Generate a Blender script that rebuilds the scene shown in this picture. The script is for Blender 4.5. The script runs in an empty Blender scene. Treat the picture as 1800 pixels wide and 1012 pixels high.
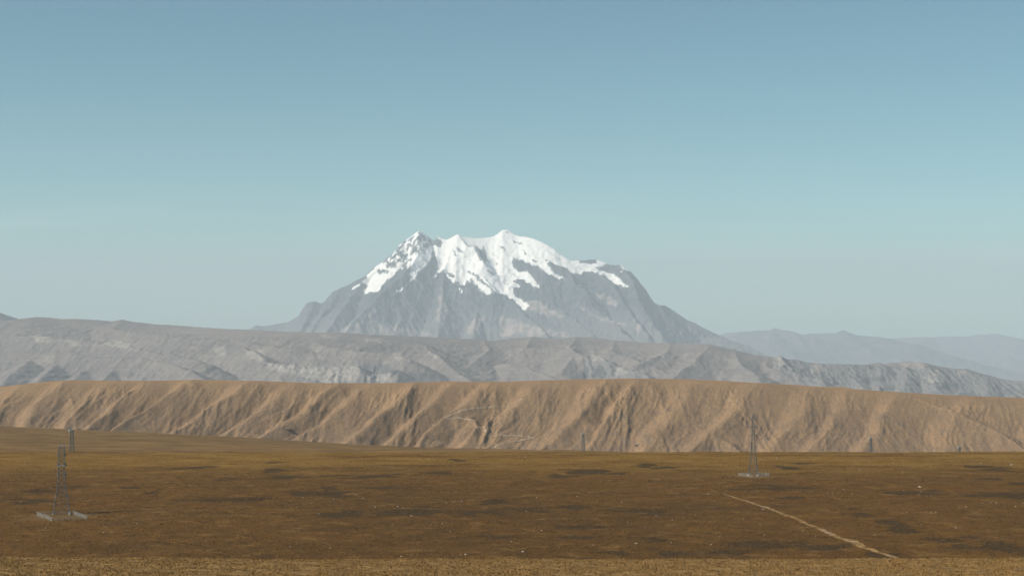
import bpy, bmesh, math, random
import numpy as np

random.seed(7)
rng = np.random.default_rng(7)
C = bpy.context.scene.collection
scene = bpy.context.scene

# ------------------------------------------------------------------ camera
F = 2950.0                       # focal length in photo pixels (photo 1800 x 1012)
CX, CY, HOR = 900.0, 506.0, 540.0
PITCH = math.atan((HOR - CY) / F)
cam_d = bpy.data.cameras.new('camera')
cam = bpy.data.objects.new('camera', cam_d)
C.objects.link(cam)
cam_d.sensor_width = 36.0
cam_d.lens = 36.0 * F / 1800.0
cam_d.clip_start = 1.0
cam_d.clip_end = 200000.0
cam.location = (0, 0, 0)
cam.rotation_euler = (math.pi / 2 + PITCH, 0, 0)
scene.camera = cam

# ------------------------------------------------------------------ sky, sun, exposure
SUN_EL, SUN_AZ = math.radians(39), math.radians(-113)   # azimuth clockwise from +Y: left, a little behind
world = bpy.data.worlds.new('World')
scene.world = world
world.use_nodes = True
wn, wl = world.node_tree.nodes, world.node_tree.links
wn.clear()
sky = wn.new('ShaderNodeTexSky')
sky.sky_type = 'NISHITA'
sky.sun_disc = False
sky.sun_elevation = SUN_EL
sky.sun_rotation = SUN_AZ
sky.altitude = 3900
sky.air_density = 1.0
sky.dust_density = 1.0
sky.ozone_density = 1.0
bg = wn.new('ShaderNodeBackground')
bg.inputs['Strength'].default_value = 0.10
out = wn.new('ShaderNodeOutputWorld')
tint = wn.new('ShaderNodeMix'); tint.data_type = 'RGBA'; tint.blend_type = 'MULTIPLY'
tint.inputs[0].default_value = 1.0
tint.inputs[7].default_value = (0.61, 0.87, 0.725, 1)
tc = wn.new('ShaderNodeTexCoord')
mp = wn.new('ShaderNodeMapping')
mp.inputs['Scale'].default_value = (2.2, 2.2, 26.0)
mp.inputs['Location'].default_value = (1.35, 0.4, 0.2)
wl.new(tc.outputs['Generated'], mp.inputs['Vector'])
cn_ = wn.new('ShaderNodeTexNoise')
cn_.inputs['Scale'].default_value = 1.6
cn_.inputs['Detail'].default_value = 5.0
cn_.inputs['Roughness'].default_value = 0.5
wl.new(mp.outputs[0], cn_.inputs['Vector'])
cr = wn.new('ShaderNodeMapRange')
cr.interpolation_type = 'SMOOTHSTEP'
cr.inputs['From Min'].default_value = 0.46
cr.inputs['From Max'].default_value = 0.78
cr.inputs['To Max'].default_value = 0.16
wl.new(cn_.outputs['Fac'], cr.inputs['Value'])
cl = wn.new('ShaderNodeMix'); cl.data_type = 'RGBA'
cl.inputs[7].default_value = (15.0, 11.5, 13.5, 1)          # thin high cloud, lit white
sep = wn.new('ShaderNodeSeparateXYZ')
wl.new(tc.outputs['Generated'], sep.inputs[0])
lo = wn.new('ShaderNodeMapRange')
lo.interpolation_type = 'SMOOTHSTEP'
lo.inputs['From Min'].default_value = 0.11
lo.inputs['From Max'].default_value = 0.02
wl.new(sep.outputs['Z'], lo.inputs['Value'])
cm = wn.new('ShaderNodeMath'); cm.operation = 'MULTIPLY'
wl.new(cr.outputs[0], cm.inputs[0])
wl.new(lo.outputs[0], cm.inputs[1])
wl.new(cm.outputs[0], cl.inputs[0])
wl.new(sky.outputs[0], cl.inputs[6])
wl.new(cl.outputs[2], tint.inputs[6])
wl.new(tint.outputs[2], bg.inputs['Color'])
wl.new(bg.outputs[0], out.inputs['Surface'])

sun_d = bpy.data.lights.new('sun', 'SUN')
sun_d.energy = 5.0
sun_d.angle = math.radians(0.53)
sun_d.color = (1.0, 0.91, 0.79)
sun = bpy.data.objects.new('sun', sun_d)
C.objects.link(sun)
sun.rotation_euler = (math.pi / 2 - SUN_EL, 0, -SUN_AZ + math.pi)

vs = scene.view_settings
scene.display_settings.display_device = 'sRGB'
vs.view_transform = 'Standard'
vs.look = 'None'
vs.exposure = 0.3
vs.gamma = 1.0
vs.use_curve_mapping = False
scene.cycles.use_denoising = True
scene.cycles.volume_bounces = 2
scene.cycles.max_bounces = 6

HAZE_DENSITY = 2.25e-5
HAZE_COLOR = (0.685, 0.792, 0.885, 1)

# ------------------------------------------------------------------ helpers
CP, SP = math.cos(PITCH), math.sin(PITCH)


def W(px, py, Y):
    """World point at distance Y seen at photo pixel px, py."""
    u, v = (px - CX) / F, (CY - py) / F
    dy, dz = CP - v * SP, SP + v * CP
    return (u / dy * Y, Y, dz / dy * Y)


def zray(py):
    v = (CY - np.asarray(py, float)) / F
    return (SP + v * CP) / (CP - v * SP)


def xray(px, py):
    v = (CY - np.asarray(py, float)) / F
    return (np.asarray(px, float) - CX) / F / (CP - v * SP)


def project(x, y, z):
    yc = y * CP + z * SP
    zc = -y * SP + z * CP
    return CX + F * x / yc, CY - F * zc / yc


def _hash(ix, iy, seed):
    h = (ix.astype(np.int64) * 374761393 + iy.astype(np.int64) * 668265263 + seed * 974711) & 0xffffffff
    h = ((h ^ (h >> 13)) * 1274126177) & 0xffffffff
    return ((h ^ (h >> 16)) & 0xffff).astype(np.float32) * np.float32(2 * math.pi / 65536)


def perlin(x, y, seed=0):
    x0, y0 = np.floor(x), np.floor(y)
    fx, fy = (x - x0).astype(np.float32), (y - y0).astype(np.float32)
    ix, iy = x0.astype(np.int64), y0.astype(np.int64)
    ux, uy = fx * fx * fx * (fx * (fx * 6 - 15) + 10), fy * fy * fy * (fy * (fy * 6 - 15) + 10)

    def g(dx, dy):
        a = _hash(ix + dx, iy + dy, seed)
        return np.cos(a) * (fx - dx) + np.sin(a) * (fy - dy)
    a, b, c, d = g(0, 0), g(1, 0), g(0, 1), g(1, 1)
    return ((a + (b - a) * ux) * (1 - uy) + (c + (d - c) * ux) * uy) * 1.5


def fbm(x, y, octs=5, seed=0, gain=0.5, lac=2.03):
    s, a, n = 0, 1.0, 0
    for i in range(octs):
        s = s + a * perlin(x, y, seed + i * 17)
        n += a
        a *= gain
        x, y = x * lac + 13.7, y * lac - 7.3
    return s / n


def ridged(x, y, octs=5, seed=0, gain=0.55, lac=2.07):
    s, a, n, w = 0, 1.0, 0, 1.0
    for i in range(octs):
        r = 1 - np.abs(perlin(x, y, seed + i * 31))
        r = r * r
        s = s + a * r * w
        w = np.clip(r * 1.6, 0, 1)
        n += a
        a *= gain
        x, y = x * lac + 5.1, y * lac + 9.2
    return s / n


def smax(a, b, r):
    h = np.clip(0.5 + 0.5 * (a - b) / r, 0, 1)
    return b * (1 - h) + a * h + r * h * (1 - h)


def sstep(a, b, x):
    t = np.clip((x - a) / (b - a), 0, 1)
    return t * t * (3 - 2 * t)


def ridge_field(X, Y, pts, k, k2=None):
    """Height of a ridge whose crest is the polyline pts (x, y, z), falling k per metre to both sides."""
    h = np.full(X.shape, -1e9, np.float32)
    P = np.asarray(pts, float)
    for a, b in zip(P[:-1], P[1:]):
        dx, dy = b[0] - a[0], b[1] - a[1]
        L2 = dx * dx + dy * dy + 1e-6
        t = np.clip(((X - a[0]) * dx + (Y - a[1]) * dy) / L2, 0, 1)
        d = np.hypot(X - a[0] - t * dx, Y - a[1] - t * dy)
        kk = k
        if k2 is not None:                       # other slope on the right-hand (east) flank
            w = sstep(-6.0, 6.0, (dx * (Y - a[1]) - dy * (X - a[0])) / math.sqrt(L2))
            kk = k + (k2 - k) * w
        np.maximum(h, a[2] + t * (b[2] - a[2]) - kk * d, out=h)
    return h


def in_poly(px, py, poly):
    c = np.zeros(px.shape, bool)
    n = len(poly)
    for i in range(n):
        x1, y1 = poly[i]
        x2, y2 = poly[(i + 1) % n]
        if y1 == y2:
            continue
        cond = ((y1 > py) != (y2 > py)) & (px < (x2 - x1) * (py - y1) / (y2 - y1) + x1)
        c ^= cond
    return c


def seg_dist(px, py, pts):
    d = np.full(px.shape, 1e9)
    for (x1, y1), (x2, y2) in zip(pts[:-1], pts[1:]):
        dx, dy = x2 - x1, y2 - y1
        t = np.clip(((px - x1) * dx + (py - y1) * dy) / (dx * dx + dy * dy + 1e-9), 0, 1)
        d = np.minimum(d, np.hypot(px - x1 - t * dx, py - y1 - t * dy))
    return d


def grid_mesh(name, X, Y, Z, attrs=None, smooth=True):
    r, c = X.shape
    co = np.stack([X, Y, Z], -1).reshape(-1, 3).astype(np.float32)
    idx = np.arange(r * c).reshape(r, c)
    q = np.stack([idx[:-1, :-1], idx[:-1, 1:], idx[1:, 1:], idx[1:, :-1]], -1).reshape(-1, 4)
    return raw_mesh(name, co, q, attrs, smooth)


def raw_mesh(name, co, faces, attrs=None, smooth=False):
    me = bpy.data.meshes.new(name)
    n, k = faces.shape
    me.vertices.add(len(co))
    me.vertices.foreach_set('co', np.ascontiguousarray(co, np.float32).ravel())
    me.loops.add(n * k)
    me.loops.foreach_set('vertex_index', np.ascontiguousarray(faces, np.int32).ravel())
    me.polygons.add(n)
    me.polygons.foreach_set('loop_start', np.arange(0, n * k, k, dtype=np.int32))
    me.polygons.foreach_set('loop_total', np.full(n, k, np.int32))
    me.update(calc_edges=True)
    me.polygons.foreach_set('use_smooth', np.full(n, smooth))
    for an, av in (attrs or {}).items():
        at = me.attributes.new(an, 'FLOAT', 'POINT')
        at.data.foreach_set('value', np.ascontiguousarray(av, np.float32).ravel())
    return me


def link(name, me, mat=None, parent=None, kind=None, label=None, cat=None, group=None):
    o = bpy.data.objects.new(name, me)
    C.objects.link(o)
    if mat is not None:
        me.materials.clear()
        me.materials.append(mat)
    if parent is not None:
        o.parent = parent
    tag(o, label, cat, group, kind)
    return o


def tag(o, label=None, cat=None, group=None, kind=None):
    for k, v in (('label', label), ('category', cat), ('group', group), ('kind', kind)):
        if v:
            o[k] = v


# ------------------------------------------------------------------ material helpers
class Mat:
    def __init__(self, name, rough=0.95):
        self.m = bpy.data.materials.new(name)
        self.m.use_nodes = True
        self.n, self.l = self.m.node_tree.nodes, self.m.node_tree.links
        self.b = self.n['Principled BSDF']
        self.b.inputs['Roughness'].default_value = rough
        self.b.inputs['Specular IOR Level'].default_value = 0.12
        self._pos = None

    def pos(self):
        if self._pos is None:
            self._pos = self.n.new('ShaderNodeNewGeometry').outputs['Position']
        return self._pos

    def noise(self, scale, detail=5, rough=0.55, stretch=(1, 1, 1), off=(0, 0, 0), dist=0.0):
        mp = self.n.new('ShaderNodeMapping')
        mp.inputs['Scale'].default_value = [scale * s for s in stretch]
        mp.inputs['Location'].default_value = off
        self.l.new(self.pos(), mp.inputs['Vector'])
        t = self.n.new('ShaderNodeTexNoise')
        t.inputs['Scale'].default_value = 1.0
        t.inputs['Detail'].default_value = detail
        t.inputs['Roughness'].default_value = rough
        t.inputs['Distortion'].default_value = dist
        self.l.new(mp.outputs[0], t.inputs['Vector'])
        return t.outputs['Fac']

    def ramp(self, v, a, b, lo=0.0, hi=1.0):
        r = self.n.new('ShaderNodeMapRange')
        r.interpolation_type = 'SMOOTHSTEP'
        r.inputs['From Min'].default_value = a
        r.inputs['From Max'].default_value = b
        r.inputs['To Min'].default_value = lo
        r.inputs['To Max'].default_value = hi
        self.l.new(v, r.inputs['Value'])
        return r.outputs[0]

    def attr(self, name):
        a = self.n.new('ShaderNodeAttribute')
        a.attribute_name = name
        return a.outputs['Fac']

    def math(self, op, a, b=0.0, clamp=False):
        m = self.n.new('ShaderNodeMath')
        m.operation = op
        m.use_clamp = clamp
        for i, v in enumerate((a, b)):
            if isinstance(v, (int, float)):
                m.inputs[i].default_value = v
            else:
                self.l.new(v, m.inputs[i])
        return m.outputs[0]

    def mix(self, f, a, b, mode='MIX'):
        m = self.n.new('ShaderNodeMix')
        m.data_type = 'RGBA'
        m.blend_type = mode
        if isinstance(f, (int, float)):
            m.inputs[0].default_value = f
        else:
            self.l.new(f, m.inputs[0])
        for i, v in ((6, a), (7, b)):
            if isinstance(v, tuple):
                m.inputs[i].default_value = v if len(v) == 4 else (*v, 1)
            else:
                self.l.new(v, m.inputs[i])
        return m.outputs[2]

    def color(self, v):
        if isinstance(v, tuple):
            self.b.inputs['Base Color'].default_value = (*v, 1) if len(v) == 3 else v
        else:
            self.l.new(v, self.b.inputs['Base Color'])
        return self

    def bump(self, h, dist, strength=1.0):
        b = self.n.new('ShaderNodeBump')
        b.inputs['Distance'].default_value = dist
        b.inputs['Strength'].default_value = strength
        self.l.new(h, b.inputs['Height'])
        self.l.new(b.outputs[0], self.b.inputs['Normal'])
        return self

    def value(self, f, lo, hi):
        """grey multiplier colour lo..hi driven by f"""
        r = self.ramp(f, 0.25, 0.75, lo, hi)
        cmb = self.n.new('ShaderNodeCombineColor')
        for i in range(3):
            self.l.new(r, cmb.inputs[i])
        return cmb.outputs[0]


# ------------------------------------------------------------------ haze (closed box of thin air)
def build_haze(zmin, zmax):
    bm = bmesh.new()
    bmesh.ops.create_cube(bm, size=1.0)
    for v in bm.verts:
        v.co.x *= 110000
        v.co.y = v.co.y * 99000 + 46500
        v.co.z = zmin if v.co.z < 0 else zmax
    me = bpy.data.meshes.new('haze')
    bm.to_mesh(me)
    bm.free()
    m = bpy.data.materials.new('haze_air')
    m.use_nodes = True
    n = m.node_tree.nodes
    n.remove(n['Principled BSDF'])
    v = n.new('ShaderNodeVolumePrincipled')
    v.inputs['Color'].default_value = HAZE_COLOR
    v.inputs['Density'].default_value = HAZE_DENSITY
    v.inputs['Anisotropy'].default_value = 0.0
    m.node_tree.links.new(v.outputs[0], n['Material Output'].inputs['Volume'])
    link('haze', me, m, kind='stuff', label='thin pale blue haze filling the air over the whole valley', cat='haze')


# ================================================================== ILLIMANI-LIKE MASSIF
MY = 45000.0
SNOW_SKY = [(380, 600), (410, 592), (437, 578), (450, 571), (465, 572), (480, 570), (505, 566), (518, 559), (525, 555), (530, 545), (540, 532), (552, 529), (565, 533),
            (570, 530), (585, 512), (600, 505), (615, 499), (625, 493), (640, 486), (648, 478), (660, 468), (672, 460),
            (685, 450), (695, 440), (702, 430), (712, 422), (720, 417), (728, 411), (735, 405.5), (740, 406.5), (750, 413), (760, 421),
            (765, 421.5), (770, 414.5), (777, 419), (785, 421), (792, 418), (800, 413), (805, 411.5), (812, 415), (822, 417), (835, 418.5),
            (850, 418), (862, 416.5), (870, 414), (878, 408), (884, 403.5), (892, 403.5), (898, 408), (906, 413), (914, 415), (925, 416),
            (938, 419), (950, 424), (962, 430), (975, 438), (985, 447), (995, 453), (1003, 458), (1016, 457.5), (1030, 457),
            (1048, 455.5), (1060, 460), (1072, 465), (1080, 466), (1091, 465), (1100, 470), (1109, 477), (1118, 487), (1126, 498),
            (1135, 508), (1142, 520), (1150, 532), (1158, 536), (1170, 537), (1180, 543), (1195, 553), (1208, 562),
            (1222, 567), (1235, 575), (1250, 582), (1280, 596), (1320, 610), (1380, 640)]
# spurs on the near face: photo positions of their crests from top to foot
SPURS = [
    [(766, 424), (764, 437), (752, 462), (735, 484), (705, 514), (668, 545), (630, 575), (600, 600)],
    [(790, 450), (782, 471), (779, 495), (776, 530), (772, 565), (768, 605)],
    [(782, 471), (762, 495), (742, 520), (715, 550), (690, 585)],
    [(793, 424), (808, 440), (826, 457), (842, 478), (858, 497), (872, 511)],
    [(800, 492), (830, 512), (858, 515), (880, 517), (900, 529), (920, 549), (945, 572), (970, 598)],
    [(846, 520), (838, 550), (832, 590)],
    [(900, 450), (918, 460), (936, 468), (957, 481), (980, 489), (1002, 496), (1022, 518), (1045, 540), (1080, 566), (1110, 595)],
    [(900, 498), (914, 493), (928, 495), (950, 511), (975, 536), (1005, 556), (1040, 585)],
    [(962, 462), (978, 466), (1000, 477), (1012, 500), (1030, 512)],
    [(1040, 474), (1061, 485), (1078, 498), (1092, 525), (1112, 553), (1140, 590)],
    [(1091, 468), (1110, 490), (1122, 525), (1140, 558), (1165, 590)],
    [(1158, 536), (1172, 560), (1200, 590)],
    [(712, 420), (705, 440), (700, 462), (712, 462)],
    [(735, 408), (738, 425), (734, 446), (722, 470), (700, 490), (682, 506), (655, 532), (625, 562), (600, 590)],
    [(672, 462), (655, 480), (636, 498), (615, 525), (590, 560), (570, 590)],
    [(600, 506), (585, 530), (560, 560), (545, 585)],
    [(552, 530), (545, 548), (530, 575)],
    [(805, 413), (820, 432), (838, 436), (850, 462)],
]
SNOW_POS = [
    [(769, 412), (785, 396), (1050, 396), (1053, 455), (1072, 463), (1063, 464.4), (1055, 469), (1046, 469.5), (1050, 473), (1055, 476), (1070, 480),
     (1081, 485), (1091, 491), (1094, 495), (1103, 502), (1107, 507), (1097, 503), (1091, 498), (1081, 499), (1075, 496.5),
     (1061, 484), (1042, 478.5), (1029, 477), (1020, 482), (1004, 480), (997, 473), (987, 468), (977, 464), (968, 460.5),
     (962, 462), (960, 468), (968, 473), (975, 482), (983, 485), (1001, 493), (980, 487), (971, 484), (957, 478.5), (946, 469),
     (935, 467), (921, 459), (907, 455), (903, 450), (901, 451), (900, 464), (902, 471), (908, 477), (928, 481), (933, 484),
     (941, 495), (948, 505), (947, 508), (934, 499), (921, 492), (914, 492), (903, 494), (901, 496.5), (913, 503), (914, 507),
     (899, 504), (889, 499), (901, 508), (903, 516), (899, 514), (892, 508), (894, 505), (903, 518), (917, 529), (931, 539), (921, 546),
     (916, 540), (905, 529), (896, 522), (886, 518), (875, 516), (870, 511), (857, 500), (842, 485), (822, 476), (816, 467),
     (822, 480), (831, 485), (844, 495), (854, 504), (865, 514), (857, 516), (849, 511), (829, 490), (825, 485), (828, 502), (824, 494),
     (818, 495), (817, 501), (809, 499), (800, 493), (798, 497), (788, 488), (784, 482), (782, 471), (772, 480), (762, 489), (759, 489),
     (773, 471), (771, 467), (766, 450), (764, 438), (758, 444), (757, 453), (748, 467), (736, 478), (723, 495), (709, 509), (699, 514),
     (696, 512), (705, 508), (721, 496), (721, 484), (723, 467), (723, 455), (728, 449), (750, 440), (763, 431), (776, 436), (778, 426), (770, 418)],
    [(731, 403), (738, 402), (761, 420), (760, 423), (742, 412), (735, 409), (728, 415), (717, 421), (712, 424)],
    [(662, 467), (672, 461), (680, 471), (690, 472), (698, 472), (698, 467), (712, 462), (698, 477), (690, 486), (682, 493), (685, 485),
     (680, 490), (672, 504), (663, 513), (649, 513), (644, 517), (640, 514), (642, 509), (650, 500), (637, 500), (636.5, 497),
     (644, 494), (647, 487), (644, 485), (651, 477), (659, 474)],
    [(630, 499), (634, 500), (621, 509), (617, 509)],
    [(719, 435), (723, 437), (721, 445), (717, 456), (716, 446)],
    [(712, 427), (716, 425), (713, 436), (710, 445), (709, 436)],
    [(748, 417), (751, 418), (754, 428), (751, 429)], [(739, 425), (744, 425), (742, 429), (738, 428)],
    [(731, 411), (736, 411), (732, 420), (728, 424), (730, 417)],
    [(697, 449), (700, 449), (701, 455), (698, 456)], [(702, 454), (706, 454), (705, 457), (702, 457)],
    [(717, 460), (721, 460), (721, 466), (716, 467)], [(715, 469), (719, 468), (719, 472), (716, 472)],
    [(1091, 463), (1110, 476), (1105, 477), (1092, 471)], [(1090, 474), (1095, 477), (1093, 479)],
    [(805, 506), (809, 508), (815, 515), (812, 514)], [(1015, 500), (1019, 501), (1024, 504), (1020, 504)],
    [(686, 520), (691, 516), (695, 515), (690, 519)], [(690, 447), (695, 440), (696, 442), (691, 450)],
]
SNOW_NEG = [
    [(833, 433), (838, 432), (846, 440), (852, 433), (856, 444), (857, 458), (852, 462), (843, 456), (835, 445)],
    [(879, 432), (883, 432), (890, 441), (888, 442), (880, 436)], [(917, 437), (922, 441), (929, 454), (921, 447)],
    [(934, 456), (947, 459), (942, 462), (934, 460)], [(853, 474), (860, 476), (874, 483), (871, 485), (857, 480)],
    [(793, 427), (806, 435), (824, 455), (815, 450), (798, 434)], [(793, 438), (800, 441), (807, 451), (799, 447)],
    [(870, 463), (874, 463), (874, 470)], [(1016, 454), (1048.6, 453), (1048.6, 463), (1037, 464), (1018, 462)],
    [(659, 477), (677, 473), (685, 477), (683, 481), (664, 482)], [(785, 477), (800, 484), (799, 490), (788, 487)],
    [(887, 406), (892, 406), (895, 411), (890, 410)], [(825, 428), (827, 429), (826, 434), (824, 433)],
    [(900, 425), (918, 428), (919, 431), (903, 430)], [(955, 455), (962, 456), (970, 459), (960, 460)],
]
SCREE = [
    [(776, 506), (781, 508), (779, 523), (786, 545), (792, 562), (806, 580), (785, 582), (774, 566), (766, 560), (767, 545), (771, 525)],
    [(917, 530), (945, 529), (960, 538), (975, 546), (993, 560), (970, 558), (945, 552), (925, 545)],
    [(1010, 535), (1030, 543), (1052, 556), (1085, 566), (1102, 570), (1090, 572), (1060, 564), (1035, 553)],
    [(820, 575), (835, 560), (852, 558), (846, 570), (852, 585), (838, 580), (830, 590), (822, 585)],
    [(595, 580), (615, 572), (650, 565), (690, 570), (730, 580), (760, 590), (640, 590)],
    [(1045, 514), (1065, 518), (1088, 535), (1080, 540), (1055, 526)],
    [(640, 556), (655, 545), (662, 547), (650, 560)], [(712, 533), (720, 533), (716, 538)], [(683, 548), (700, 540), (697, 546)],
    [(880, 555), (910, 565), (940, 575), (1000, 585), (1000, 592), (880, 590)],
    [(1115, 560), (1125, 575), (1130, 587), (1120, 585)],
]


def face_point(px, py, Yr, Zr, s):
    """Point on a spur that drops s per metre from the crest at (Yr, Zr), seen at px, py."""
    v = zray(py)
    Y = (Yr - Zr / s) / (1 - v / s)
    return W(px, py, float(Y))


def build_massif():
    xs = np.linspace(-9600, 8200, 720)
    ys = np.concatenate([np.linspace(36500, 39500, 60)[:-1], np.linspace(39500, 45300, 250)[:-1], np.linspace(45300, 50500, 50)])
    X, Y = np.meshgrid(xs, ys)
    sx = np.array([p[0] for p in SNOW_SKY], float)
    # the crest wanders in depth
    wig = np.interp(sx, [380, 640, 735, 765, 805, 850, 890, 1000, 1050, 1110, 1250], [300, 250, 0, 250, 0, 200, 300, -1100, -1000, -1300, -900]) + 60 * np.sin(sx / 23.0)
    crest = [W(p[0], p[1], MY + w) for p, w in zip(SNOW_SKY, wig)]
    cd = np.interp(X, [c[0] for c in crest], [c[1] for c in crest])
    dcrest = np.abs(Y - cd)
    # lower, gentler foot
    Zc = np.interp(X, [c[0] for c in crest], [c[2] for c in crest])
    H = Zc - 0.66 * (np.hypot(dcrest, 25) - 25)
    foot = -820 - 0.16 * (43000 - Y) + 120 * fbm(X / 1500, Y / 1500, 4, 5)
    foot = np.where(Y > 43000, -2800, foot)
    S = np.full(X.shape, -1e9, np.float32)
    for sp in SPURS:
        a = sp[0]
        zr = float(np.interp(a[0], sx, [c[2] for c in crest]))
        yr = float(np.interp(a[0], sx, [c[1] for c in crest]))
        # the spur starts on the face below the crest at its first point
        p0 = face_point(a[0], a[1], yr, zr, 0.60)
        pts = [p0] + [face_point(q[0], q[1], p0[1], p0[2], 0.50) for q in sp[1:]]
        S = np.maximum(S, ridge_field(X, Y, pts, 0.95))
    H = smax(H, S, 140.0)
    H = smax(H, foot, 150.0)
    PX, PY = project(X, Y, H)
    # rock relief: gullies running down the face and broken rock, fading at the skyline
    amp = sstep(0, 500, dcrest)
    wx = X + 180 * fbm(X / 700, Y / 700, 3, 77)
    gul = ridged(wx / 330, Y / 1500 + fbm(X / 600, Y / 600, 2, 3) * .4, 4, 11)
    brk = ridged(X / 260, Y / 260, 5, 23)
    jag = fbm(X / 90, Y / 140, 4, 61)
    # snow map, edges ragged
    wxp = 3.0 * fbm(PX / 9, PY / 7, 4, 41)
    wyp = 2.6 * fbm(PX / 9 + 40, PY / 7, 4, 43)
    qx, qy = PX + wxp, PY + wyp
    snow = np.zeros(X.shape, bool)
    for p in SNOW_POS:
        snow |= in_poly(qx, qy, p)
    for p in SNOW_NEG:
        snow &= ~in_poly(qx, qy, p)
    # broken snow over the left peak and rock bands inside the ice
    lp = in_poly(PX, PY, [(735, 405), (764, 423), (764, 432), (728, 450), (716, 475), (690, 470), (668, 466), (690, 440), (712, 420)])
    sp = fbm(PX / 4.0 + PY / 9, PY / 6.5, 4, 51)
    snow |= lp & (sp > 0.16)
    ice = in_poly(PX, PY, [(785, 425), (830, 452), (920, 425), (975, 445), (965, 462), (900, 500), (870, 510), (800, 490)])
    snow &= ~(ice & (fbm(PX / 7 - PY / 10, PY / 4, 4, 57) < -0.46))
    snow &= ~(in_poly(PX, PY, [(905, 412), (975, 440), (975, 462), (925, 462), (895, 420)]) & (fbm(PX / 5 - PY / 8, PY / 3.5, 4, 59) < -0.47))
    back = Y > cd + 150
    snow = np.where(back, H > 900, snow)
    scr = np.zeros(X.shape, np.float32)
    qx2, qy2 = PX + 3 * wxp, PY + 1.5 * wyp
    for p in SCREE:
        scr = np.maximum(scr, in_poly(qx2, qy2, p).astype(np.float32))
    sn = snow.astype(np.float32)
    rockamp = 1 - 0.8 * sn
    H = H + amp * rockamp * (75 * (gul - 0.45) + 70 * (brk - 0.45) + 22 * jag)
    H = H + (1 - amp) * rockamp * 14 * jag
    H = H + amp * sn * (55 * fbm(X / 240, Y / 320, 4, 71) + 30 * (brk - .45))
    # nothing on the near face stands above the crest line
    px1, py1 = project(X, Y, H)
    lim = zray(np.interp(px1, sx, [p[1] for p in SNOW_SKY]) + 0.4) * Y
    H = np.where(Y < cd + 60, np.minimum(H, lim + 14 * jag * (1 - sn)), np.minimum(H, Zc - .5 * (Y - cd)))
    def blur(a, r):
        for _ in range(r):
            p = np.pad(a, 1, mode='edge')
            a = (p[:-2, 1:-1] + p[2:, 1:-1] + p[1:-1, :-2] + p[1:-1, 2:] + 2 * p[1:-1, 1:-1]) / 6
        return a
    near_snow = blur(sn, 14)
    sn = blur(sn, 1)
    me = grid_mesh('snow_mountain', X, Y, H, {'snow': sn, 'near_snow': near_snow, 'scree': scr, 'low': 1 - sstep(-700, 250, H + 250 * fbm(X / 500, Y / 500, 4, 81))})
    m = Mat('snowy_rock')
    n1 = m.noise(1 / 260.0, 6, 0.6)
    n2 = m.noise(1 / 60.0, 5, 0.6, (1, .5, .5))
    rock = m.mix(m.ramp(n1, 0.35, 0.7), (0.060, 0.075, 0.088), (0.115, 0.122, 0.128))
    rock = m.mix(m.ramp(n2, 0.55, 0.75, 0, 0.5), rock, (0.20, 0.19, 0.18))
    rock = m.mix(m.math('MULTIPLY', m.attr('low'), .8), rock, (0.165, 0.165, 0.16))  # paler towards the foot: low-lying haze painted into the rock colour
    sc = m.math('MULTIPLY', m.attr('scree'), m.ramp(m.noise(1 / 150.0, 5, .65, off=(3, 1, 7)), 0.35, 0.6, 0.15, 0.9))
    rock = m.mix(sc, rock, (0.36, 0.30, 0.27))
    fr = m.noise(1 / 40.0, 5, .7, (1, .5, .45), (2, 6, 1))
    sn_f = m.ramp(m.math('ADD', m.attr('snow'), m.math('MULTIPLY', m.math('SUBTRACT', fr, .5), 1.0)), 0.24, 0.50)
    thin = m.math('MULTIPLY', m.ramp(m.noise(1 / 34.0, 6, .72, (1.3, .5, .3), (5, 2, 9)), .50, .60), m.ramp(m.attr('near_snow'), .08, .4, 0, .85))
    sn_f = m.math('MAXIMUM', sn_f, thin)
    snowc = m.mix(m.ramp(m.noise(1 / 120.0, 5, .6, off=(9, 4, 2)), 0.5, 0.75, 0, .5), (0.94, 0.93, 0.90), (0.76, 0.77, 0.79))
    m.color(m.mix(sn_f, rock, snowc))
    m.bump(m.noise(1 / 45.0, 6, 0.65), 14.0, 0.7)
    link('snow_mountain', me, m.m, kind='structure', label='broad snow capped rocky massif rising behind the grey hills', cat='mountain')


# ================================================================== FAR HAZY RIDGES
def far_ridge(name, sky_pts, Yr, seed, label, x0, x1, floor, jag=12):
    xs = np.linspace(x0, x1, 420)
    ys = np.concatenate([np.linspace(Yr - 9000, Yr, 120)[:-1], np.linspace(Yr, Yr + 5000, 20)])
    X, Y = np.meshgrid(xs, ys)
    crest = [W(p[0], p[1], Yr + 400 * math.sin(p[0] / 37.0)) for p in sky_pts]
    H = ridge_field(X, Y, crest, 0.45)
    d = np.abs(Y - np.interp(X, [c[0] for c in crest], [c[1] for c in crest]))
    amp = sstep(0, 900, d)
    H = H + amp * (500 * (ridged(X / 2300 + Y / 4000, Y / 2600, 5, seed) - 0.4)) + jag * fbm(X / 200, Y / 200, 4, seed + 3)
    H = smax(H, np.full(X.shape, floor, np.float32), 200)
    me = grid_mesh(name, X, Y, H)
    m = Mat(name + '_rock')
    m.color(m.mix(m.ramp(m.noise(1 / 700.0, 5, .6), .35, .7), (0.085, 0.095, 0.10), (0.17, 0.165, 0.155)))
    link(name, me, m.m, kind='structure', label=label, cat='mountain')


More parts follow.
